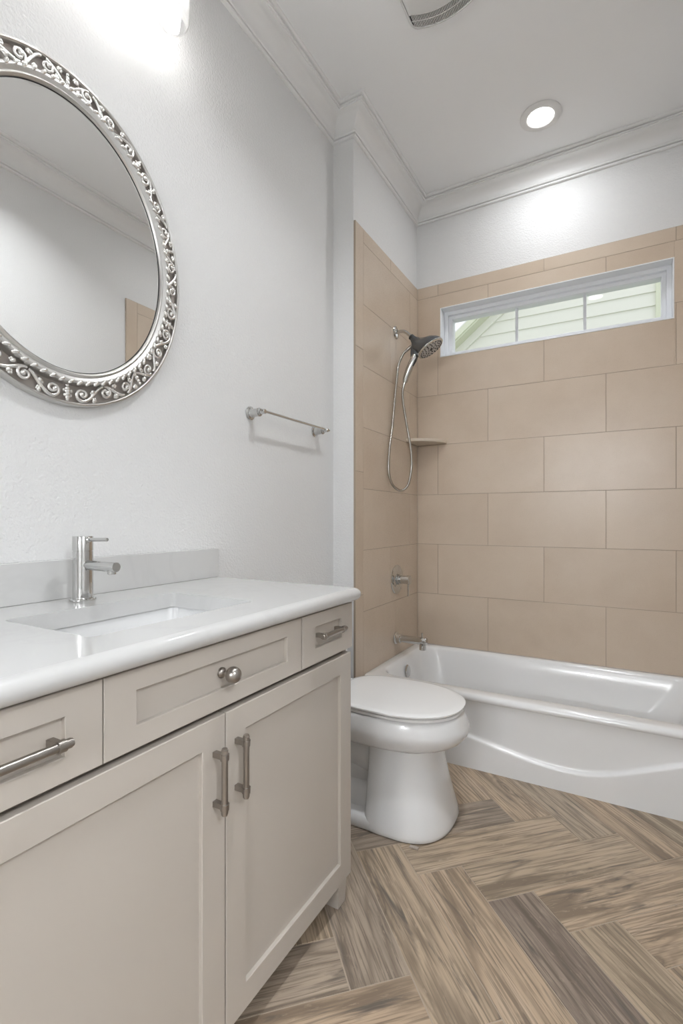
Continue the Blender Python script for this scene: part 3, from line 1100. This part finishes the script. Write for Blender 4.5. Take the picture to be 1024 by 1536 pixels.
def vshape(hw, hh, bulge, r, z, n=10):
    """rounded square with bulging ends (towards y)"""
    pts = []
    for (sx, sy) in ((1, 1), (-1, 1), (-1, -1), (1, -1)):
        a0 = {(1, 1): 0, (-1, 1): PI / 2, (-1, -1): PI, (1, -1): 1.5 * PI}[(sx, sy)]
        for i in range(7):
            a = a0 + PI / 2 * i / 6
            pts.append((sx * (hw - r) + r * math.cos(a), sy * (hh - r) + r * math.sin(a)))
        if (sx, sy) in ((1, 1), (-1, -1)):
            for i in range(1, n):
                u = i / n
                pts.append((sx * (hw - r) * (1 - 2 * u), sy * hh))
    out = []
    for (x, y) in pts:
        f_ = max(0.0, 1 - (x / hw) ** 2)
        yy = y + (1 if y > 0 else -1) * bulge * f_ * (1 if abs(y) > hh * .5 else 0)
        out.append((VX + x, VYc + yy, z))
    return out


HW, HH, BL = .130, .110, .028
cv = MB()
cv.rings([vshape(HW, HH, BL, .025, CEIL - .0005), vshape(HW, HH, BL, .025, CEIL - .016), vshape(HW - .004, HH - .004, BL, .023, CEIL - .022), vshape(HW - .009, HH - .009, BL, .020, CEIL - .0235), vshape(HW - .010, HH - .010, BL, .020, CEIL - .019)][::-1], False, False)
cv.build('cover_frame', M['plastic'], ef, smooth=45)
bk = MB(); bk.rings([vshape(HW - .006, HH - .006, BL, .02, CEIL - .011), vshape(HW - .006, HH - .006, BL, .02, CEIL - .012)][::-1], True, True)
bk.build('dark_backing', M['slot'], ef)


def yo(x): return HH - .010 + BL * (1 - (x / HW) ** 2)     # outer end of the slots
def yi(x): return .044 + .030 * (1 - (x / (HW * .85)) ** 2) if abs(x) < HW * .85 else .044   # edge of centre panel


pn = MB()
xs = [-(HW - .012) + 2 * (HW - .012) * i / 32 for i in range(33)]
for s_ in (1,):
    up_ = [(VX + x, VYc + yi(x)) for x in xs]; dn_ = [(VX + x, VYc - yi(x)) for x in xs]
    loop = up_[::-1] + dn_
    pn.rings([[(x, y, CEIL - .014) for x, y in loop], [(x, y, CEIL - .0245) for x, y in loop], [(VX + (x - VX) * .97, VYc + (y - VYc) * .96, CEIL - .0265) for x, y in loop]][::-1], True, True)
pn.build('centre_panel', M['plastic'], ef, smooth=40)
nsl = 40
for sg in (1, -1):
    lv = MB()
    for i in range(nsl):
        x = -(HW - .014) + 2 * (HW - .014) * (i + .5) / nsl
        a, b = sorted((sg * (yi(x) - .002), sg * (yo(x) + .002)))
        lv.box(VX + x - .0011, VX + x + .0011, VYc + a, VYc + b, CEIL - .021, CEIL - .012)
    pts = [(VX + x, VYc + sg * (yi(x) + yo(x)) / 2, CEIL - .0195) for x in xs]
    lv.tube(pts, .0016, 6)
    lv.build('louver', M['plastic'], ef)

# ------------------------------------------------------------------ bathtub
tub = MB()
TX0, TX1, TY0, TY1 = .002, 1.508, 2.184, 2.944
R = [rrect(TX0, TX1, TY0 + .022, TY1, .008, .300), rrect(TX0, TX1, TY0 + .010, TY1, .010, .300), rrect(TX0, TX1, TY0 + .003, TY1, .012, .303),
     rrect(TX0, TX1, TY0, TY1, .014, .310), rrect(TX0, TX1, TY0, TY1, .015, .317), rrect(TX0, TX1, TY0 + .004, TY1, .016, .326),
     rrect(TX0, TX1, TY0 + .012, TY1, .018, .332), rrect(TX0 + .004, TX1 - .004, TY0 + .022, TY1 - .002, .02, .334),
     rrect(.048, 1.46, TY0 + .066, 2.912, .11, .335), rrect(.053, 1.455, TY0 + .071, 2.907, .108, .3335), rrect(.060, 1.447, TY0 + .078, 2.900, .105, .328), rrect(.067, 1.438, TY0 + .086, 2.893, .10, .315),
     rrect(.078, 1.41, TY0 + .096, 2.885, .11, .26), rrect(.105, 1.33, TY0 + .115, 2.868, .12, .12), rrect(.125, 1.28, TY0 + .135, 2.85, .12, .075),
     rrect(.17, 1.22, TY0 + .17, 2.815, .11, .052), rrect(.30, 1.10, TY0 + .25, 2.73, .08, .045)]
tub.rings(R, False, True)
# apron with its swooping ledge
CR = [(0.0, .240), (.15, .210), (.30, .182), (.42, .160), (.525, .141), (.60, .127), (.68, .112), (.75, .099), (.80, .092), (.85, .087), (.90, .0845), (.95, .085), (1.0, .089), (1.05, .098), (1.10, .113), (1.141, .129), (1.228, .165), (1.319, .203), (1.51, .285)]


def crease(x):
    for (a, za), (b, zb) in zip(CR, CR[1:]):
        if x <= b: return za + (zb - za) * (x - a) / (b - a)
    return CR[-1][1]


def crs(x): return sum(crease(min(1.51, max(0, x + d))) for d in (-.05, -.03, -.015, 0, .015, .03, .05)) / 7


NX = 100
cols_ = []
for i in range(NX + 1):
    x = TX0 + (TX1 - TX0) * i / NX
    zc = crs(x)
    col_ = []
    zz = [0.0, .02, .04]
    stp = [(-.016, 0.0), (-.009, 0.0), (-.005, .0004), (-.002, .0018), (.001, .0050), (.004, .0085), (.008, .0115), (.013, .0130), (.020, .0135)]
    yb = TY0 + .0035
    for z in (0.0, (zc - .016) * .5):
        col_.append((x, yb + .004 * (1 - z / .3), z))
    for (dz, dy) in stp:
        z = min(zc + dz, .296)
        col_.append((x, yb + .004 * (1 - z / .3) + dy, z))
    zt = col_[-1][2]
    for f_ in (.3, .6, .85, 1.0):
        z = zt + (.3005 - zt) * f_
        col_.append((x, yb + .0135 + (.004 * (1 - z / .3)) - .004 * f_ ** 3, z))
    cols_.append(col_)
nk = len(cols_[0]); b0 = len(tub.v)
for c_ in cols_:
    for p in c_: tub.v.append(p)
for i in range(NX):
    for k in range(nk - 1):
        a = b0 + i * nk + k
        tub.face((a, a + nk, a + nk + 1, a + 1))
tubo = tub.build('bathtub', M['enamel'], smooth=50)
tag(tubo, 'white alcove bathtub with a curved ledge on its apron', 'bathtub')
MB().lathe((.0815, 2.575, .262), (1, 0, .14), [(.034, 0), (.034, .003), (.031, .006), (.022, .0085), (0, .0095)], 32).build('overflow_plate', M['chrome'], tubo, smooth=40)
MB().lathe((.34, 2.57, .0452), (0, 0, 1), [(.035, 0), (.034, .003), (.02, .002), (0, .006)], 28).build('drain', M['chrome'], tubo, smooth=40)

# ------------------------------------------------------------------ tub & shower fittings
FY = 2.600
sps = thing('tub_spout', 'chrome tub spout on the tiled side wall', 'faucet', (0, FY, .432))
MB().lathe((.0005, FY, .432), (1, 0, .0), [(.035, 0), (.035, .004), (.031, .009), (.027, .011), (.0265, .030), (.023, .033), (.0205, .036), (.0205, .145), (.021, .146), (.021, .182), (.0195, .185), (0, .186)], 40).build('spout_body', M['chrome'], sps, smooth=35)
MB().lathe((.163, FY, .425), (0, 0, -1), [(.0175, 0), (.0185, .024), (.0185, .040), (.016, .042), (.014, .040), (0, .034)], 32).build('nozzle', M['chrome'], sps, smooth=35)
MB().lathe((.158, FY, .450), (0, 0, 1), [(.004, 0), (.004, .018), (.0055, .019), (.0055, .027), (0, .028)], 16).build('diverter_knob', M['chrome'], sps, smooth=35)

vv = thing('shower_valve', 'round chrome shower valve with a small lever handle on the side wall', 'valve', (0, 2.613, .765))
MB().lathe((.0005, 2.613, .765), (1, 0, 0), [(.083, 0), (.083, .003), (.079, .006), (.060, .008), (.055, .010), (.050, .013), (.044, .0135), (.040, .011), (.034, .010)], 56).build('escutcheon', M['chrome'], vv, smooth=30)
MB().lathe((.010, 2.613, .765), (1, 0, 0), [(.030, 0), (.029, .012), (.0235, .0125), (.0235, .055), (.0255, .056), (.0255, .072), (.024, .0735), (0, .074)], 40).build('handle', M['chrome'], vv, smooth=35)
MB().lathe((.071, 2.613, .745), (0, 0, -1), [(.0042, 0), (.0042, .070), (.003, .072), (0, .0725)], 14).build('lever', M['chrome'], vv, smooth=35)

sh = thing('shower_fixture', 'chrome and grey shower head with handheld wand and hose on the side wall', 'shower', (0, FY, 2.177))
MB().lathe((.0005, FY, 2.177), (1, 0, 0), [(.036, 0), (.036, .002), (.032, .006), (.018, .009), (.0125, .010)], 40).build('flange', M['chrome'], sh, smooth=40)
MB().tube([(.004, FY, 2.177), (.03, FY, 2.179), (.050, FY, 2.176), (.068, FY, 2.164), (.085, FY, 2.147), (.098, FY, 2.132)], .0095, 16).build('shower_arm', M['chrome'], sh, smooth=50)
cb = Vector((.100, FY, 2.130)); dirn = Vector((.62, 0, -.62)).normalized()
MB().lathe(cb - dirn * .012, dirn, [(.014, 0), (.0165, .002), (.0165, .024), (.014, .028)], 24).build('collar', M['black'], sh, smooth=35)
# dock body and head dome
DC = Vector((.208, FY, 2.052)); nrm = Vector((.53, .085, -.835)).normalized()
bdy = MB()
HR = .077


def ringat(c, n, rx, ry, seg=40, xdir=None):
    n = n.normalized(); x = (xdir - n * xdir.dot(n)).normalized(); y = n.cross(x)
    return [c + x * rx * math.cos(2 * PI * j / seg) + y * ry * math.sin(2 * PI * j / seg) for j in range(seg)]


ma = Vector((.844, 0, .536))
sects = [(cb + dirn * .002, dirn, .016, .016), (cb + dirn * .018 + Vector((.0, 0, -.004)), dirn, .022, .020), (Vector((.126, FY, 2.098)), Vector((.62, 0, -.70)), .034, .026),
         (Vector((.146, FY, 2.088)), Vector((.58, 0, -.76)), .047, .040), (Vector((.172, FY, 2.083)), Vector((.56, .04, -.80)), .061, .058), (DC - nrm * .026, nrm, .069, .068), (DC - nrm * .014, nrm, .0755, .0755), (DC - nrm * .004, nrm, HR, HR)]
bdy.rings([ringat(c, n, rx, ry, 40, ma) for (c, n, rx, ry) in sects], True, True)
# lower dock socket for the wand
bdy.rings([ringat(Vector(c), Vector(n), r1, r2, 40, Vector((1, 0, 0))) for (c, n, r1, r2) in
           (((.122, FY, 2.100), (-.1, 0, -1), .018, .016), ((.118, FY, 2.065), (-.15, 0, -1), .026, .019), ((.116, FY, 2.035), (-.25, 0, -1), .026, .019), ((.109, FY, 2.014), (-.35, 0, -1), .019, .017))], True, True)
bdy.build('head_body', M['headgrey'], sh, smooth=50)
rim = MB(); rim.lathe(DC - nrm * .004, nrm, [(HR, 0), (HR + .002, .001), (HR + .002, .006), (HR - .003, .010), (HR - .008, .0102)], 48, False, False)
rim.build('rim', M['chrome'], sh, smooth=40)
fc = MB(); fc.lathe(DC + nrm * .004, nrm, [(HR - .003, 0), (HR - .008, .002), (0, .0035)], 48, False, True)
fco = fc.build('spray_face', M['face'], sh, smooth=40)
nz = MB(); Rm = rot_to(nrm)
pos = [(0.0, 0.0, .010)]
for (rr_, n_, sz) in ((.018, 6, .0034), (.034, 9, .0042), (.050, 14, .0034), (.064, 22, .0036)):
    for i in range(n_):
        a = 2 * PI * i / n_ + rr_ * 30
        pos.append((rr_ * math.cos(a), rr_ * math.sin(a), sz))
for (x, y, sz) in pos:
    nz.lathe(DC + nrm * .005 + Rm @ Vector((x, y, 0)), nrm, [(sz, 0), (sz * .9, .0042), (0, .0045)], 8)
nz.build('nozzles', M['black'], fco)
wd = MB()
wp = [(.120, FY, 2.030), (.112, FY, 2.012), (.098, FY, 1.985), (.082, FY, 1.955), (.069, FY, 1.925), (.060, FY, 1.898), (.0555, FY, 1.885)]
wd.tube(wp, [.019, .0205, .0212, .0205, .0185, .0160, .013], 24)
wd.build('wand', M['chrome'], sh, smooth=50)
gr_ = MB()
gr_.tube([(.132, FY - .006, 2.020), (.121, FY - .008, 1.995), (.106, FY - .009, 1.968)], [.006, .008, .005], 10)
gr_.build('grip_strip', M['black'], sh, smooth=50)
MB().cyl((.0555, FY, 1.886), (.047, FY, 1.860), .0092, .0075, 16).build('hose_nut', M['chrome'], sh, smooth=35)
MB().tube([(.108, FY, 2.090), (.094, FY, 2.083), (.076, FY, 2.070), (.060, FY - .006, 2.055)], [.009, .0095, .009, .008], 14).build('hose_outlet', M['nickel'], sh, smooth=40)
HP = [(.064, 2.594, 2.060), (.050, 2.588, 2.042), (.038, 2.580, 2.012), (.030, 2.565, 1.969), (.025, 2.55, 1.872), (.019, 2.538, 1.759), (.016, 2.515, 1.624), (.016, 2.480, 1.509), (.016, 2.465, 1.415),
      (.018, 2.472, 1.343), (.030, 2.505, 1.292), (.055, 2.55, 1.270), (.083, 2.575, 1.299), (.097, 2.587, 1.367), (.100, 2.592, 1.442), (.087, 2.6, 1.538), (.066, 2.6, 1.652), (.049, 2.6, 1.749), (.042, 2.6, 1.818), (.047, 2.6, 1.862)]


def catmull(P, n=8):
    P = [Vector(p) for p in P]; out = []
    for i in range(len(P) - 1):
        a = P[max(i - 1, 0)]; b = P[i]; c = P[i + 1]; d = P[min(i + 2, len(P) - 1)]
        for k in range(n):
            u = k / n
            out.append(.5 * ((2 * b) + (c - a) * u + (2 * a - 5 * b + 4 * c - d) * u * u + (3 * b - a - 3 * c + d) * u ** 3))
    out.append(P[-1]); return out


MB().tube(catmull(HP), .0072, 12).build('hose', M['hose'], sh, smooth=60)

# corner shelf
cs = MB()
SR = .190


def qr(r, z): return [(.0008, YF - .0008, z)] + [(.0008 + r * math.cos(a), YF - .0008 - r * math.sin(a), z) for a in [PI / 2 * i / 20 for i in range(21)]]


cs.rings([qr(SR - .003, 1.574), qr(SR, 1.577), qr(SR, 1.590), qr(SR - .003, 1.593)][::-1])
tag(cs.build('corner_shelf', simple('shelf_stone', (0.60, 0.52, 0.43), 0.35), smooth=30), 'small beige quarter-round shelf in the tiled corner', 'shelf')

# ------------------------------------------------------------------ toilet
TYc = 1.752
to = thing('toilet', 'white elongated two-piece toilet between the vanity and the tub', 'toilet', (.25, TYc, 0))


def egg(z, xf, xb, hw, n=2.2, nb=2.6, f=.50, seg=56):
    xm = xb + (xf - xb) * f; out = []
    for j in range(seg):
        a = 2 * PI * j / seg; c, s_ = math.cos(a), math.sin(a)
        e_ = n if c > 0 else nb
        x = xm + (xf - xm if c > 0 else xm - xb) * math.copysign(abs(c) ** (2 / e_), c)
        y = TYc + hw * math.copysign(abs(s_) ** (2 / e_), s_)
        out.append((x, y, z))
    return out


bw = MB()
bw.rings([egg(.010, .585, -.02, .172, 2.5, 4, .62), egg(.000, .585, -.02, .168, 2.5, 4, .62)], True, False)
bw = MB()
# rim and bowl
bw.rings([egg(.262, .520, .10, .105), egg(.276, .545, .08, .128), egg(.286, .572, .06, .150), egg(.298, .602, .05, .172), egg(.315, .628, .045, .188), egg(.335, .643, .04, .198),
          egg(.352, .647, .04, .201), egg(.366, .644, .04, .200), egg(.385, .636, .04, .195), egg(.400, .630, .04, .191), egg(.408, .625, .045, .187), egg(.411, .617, .05, .180)], True, True)
# pedestal front
pd = [(.000, .592, .182), (.006, .598, .187), (.018, .600, .187), (.04, .594, .183), (.08, .583, .171), (.14, .568, .158), (.20, .554, .146), (.25, .546, .138), (.285, .548, .136)]
bw.rings([egg(z, xf, .305, hw, 2.5, 7, .40) for (z, xf, hw) in pd], True, True)
# rear skirt: plinth, recessed slab and trapway
bw.rings([egg(z, .50, -.03, hw, 3.2, 6, .66) for (z, hw) in ((0, .180), (.006, .185), (.030, .184), (.042, .176), (.048, .16))], True, True)
bw.rings([egg(z, .36, 0, hw, 4, 5, .5) for (z, hw) in ((.04, .135), (.11, .128), (.12, .118), (.128, .100), (.20, .09), (.285, .09))], True, True)
bw.tube([(.37, TYc, .225), (.30, TYc, .235), (.20, TYc, .245), (.10, TYc, .225), (.03, TYc, .16), (.01, TYc, .06)], [.118, .118, .112, .10, .09, .08], 28)
bw.rings([egg(z, .20, -.11, hw, 5, 5, .5) for (z, hw) in ((.29, .09), (.33, .15), (.40, .17), (.406, .165))], True, True)
bw.build('bowl', M['porcelain'], to, smooth=50)
st = MB()
st.rings([egg(.4125, .618, .14, .182, 2.2, 3.4, .52), egg(.414, .624, .14, .187, 2.2, 3.4, .52), egg(.4225, .624, .14, .187, 2.2, 3.4, .52), egg(.4245, .618, .145, .182, 2.2, 3.4, .52)])
st.build('seat', M['seat'], to, smooth=50)
ld = MB()
ld.rings([egg(.4275, .620, .135, .184, 2.2, 3.4, .52), egg(.4290, .629, .13, .192, 2.2, 3.4, .52), egg(.4345, .630, .13, .1925, 2.2, 3.4, .52), egg(.4380, .624, .134, .188, 2.2, 3.4, .52), egg(.4400, .60, .15, .172, 2.2, 3.4, .52), egg(.4410, .50, .20, .11, 2.2, 3.4, .52)])
ld.build('lid', M['seat'], to, smooth=50)
for s_ in (-1, 1):
    MB().box(.118, .150, TYc + s_ * .075 - .018, TYc + s_ * .075 + .018, .408, .434).build('hinge', M['seat'], to, bevel=.004)
tk = MB()
tk.rings([rrect(-.115, .062, 1.575, 1.925, .03, .404), rrect(-.118, .066, 1.57, 1.930, .03, .46), rrect(-.119, .068, 1.566, 1.932, .03, .69)])
tk.build('tank', M['porcelain'], to, smooth=40)
tl_ = MB()
tl_.rings([rrect(-.1195, .070, 1.562, 1.934, .032, .6905), rrect(-.1195, .072, 1.560, 1.936, .033, .708), rrect(-.116, .068, 1.565, 1.931, .03, .716)])
tl_.build('tank_lid', M['porcelain'], to, smooth=40)
lvv = MB(); lvv.lathe((.068, 1.62, .64), (1, 0, 0), [(.012, 0), (.012, .008), (.007, .012), (.007, .02)], 16); lvv.tube([(.086, 1.615, .64), (.088, 1.66, .637), (.086, 1.70, .634)], [.006, .005, .006], 10)
lvv.build('flush_lever', M['chrome'], to, smooth=40)
tag(MB().box(.500, .530, 1.558, 1.571, .0005, .006).build('toilet_shim', M['caulk'], bevel=.001), 'small clear shim on the floor under the toilet base', 'shim')
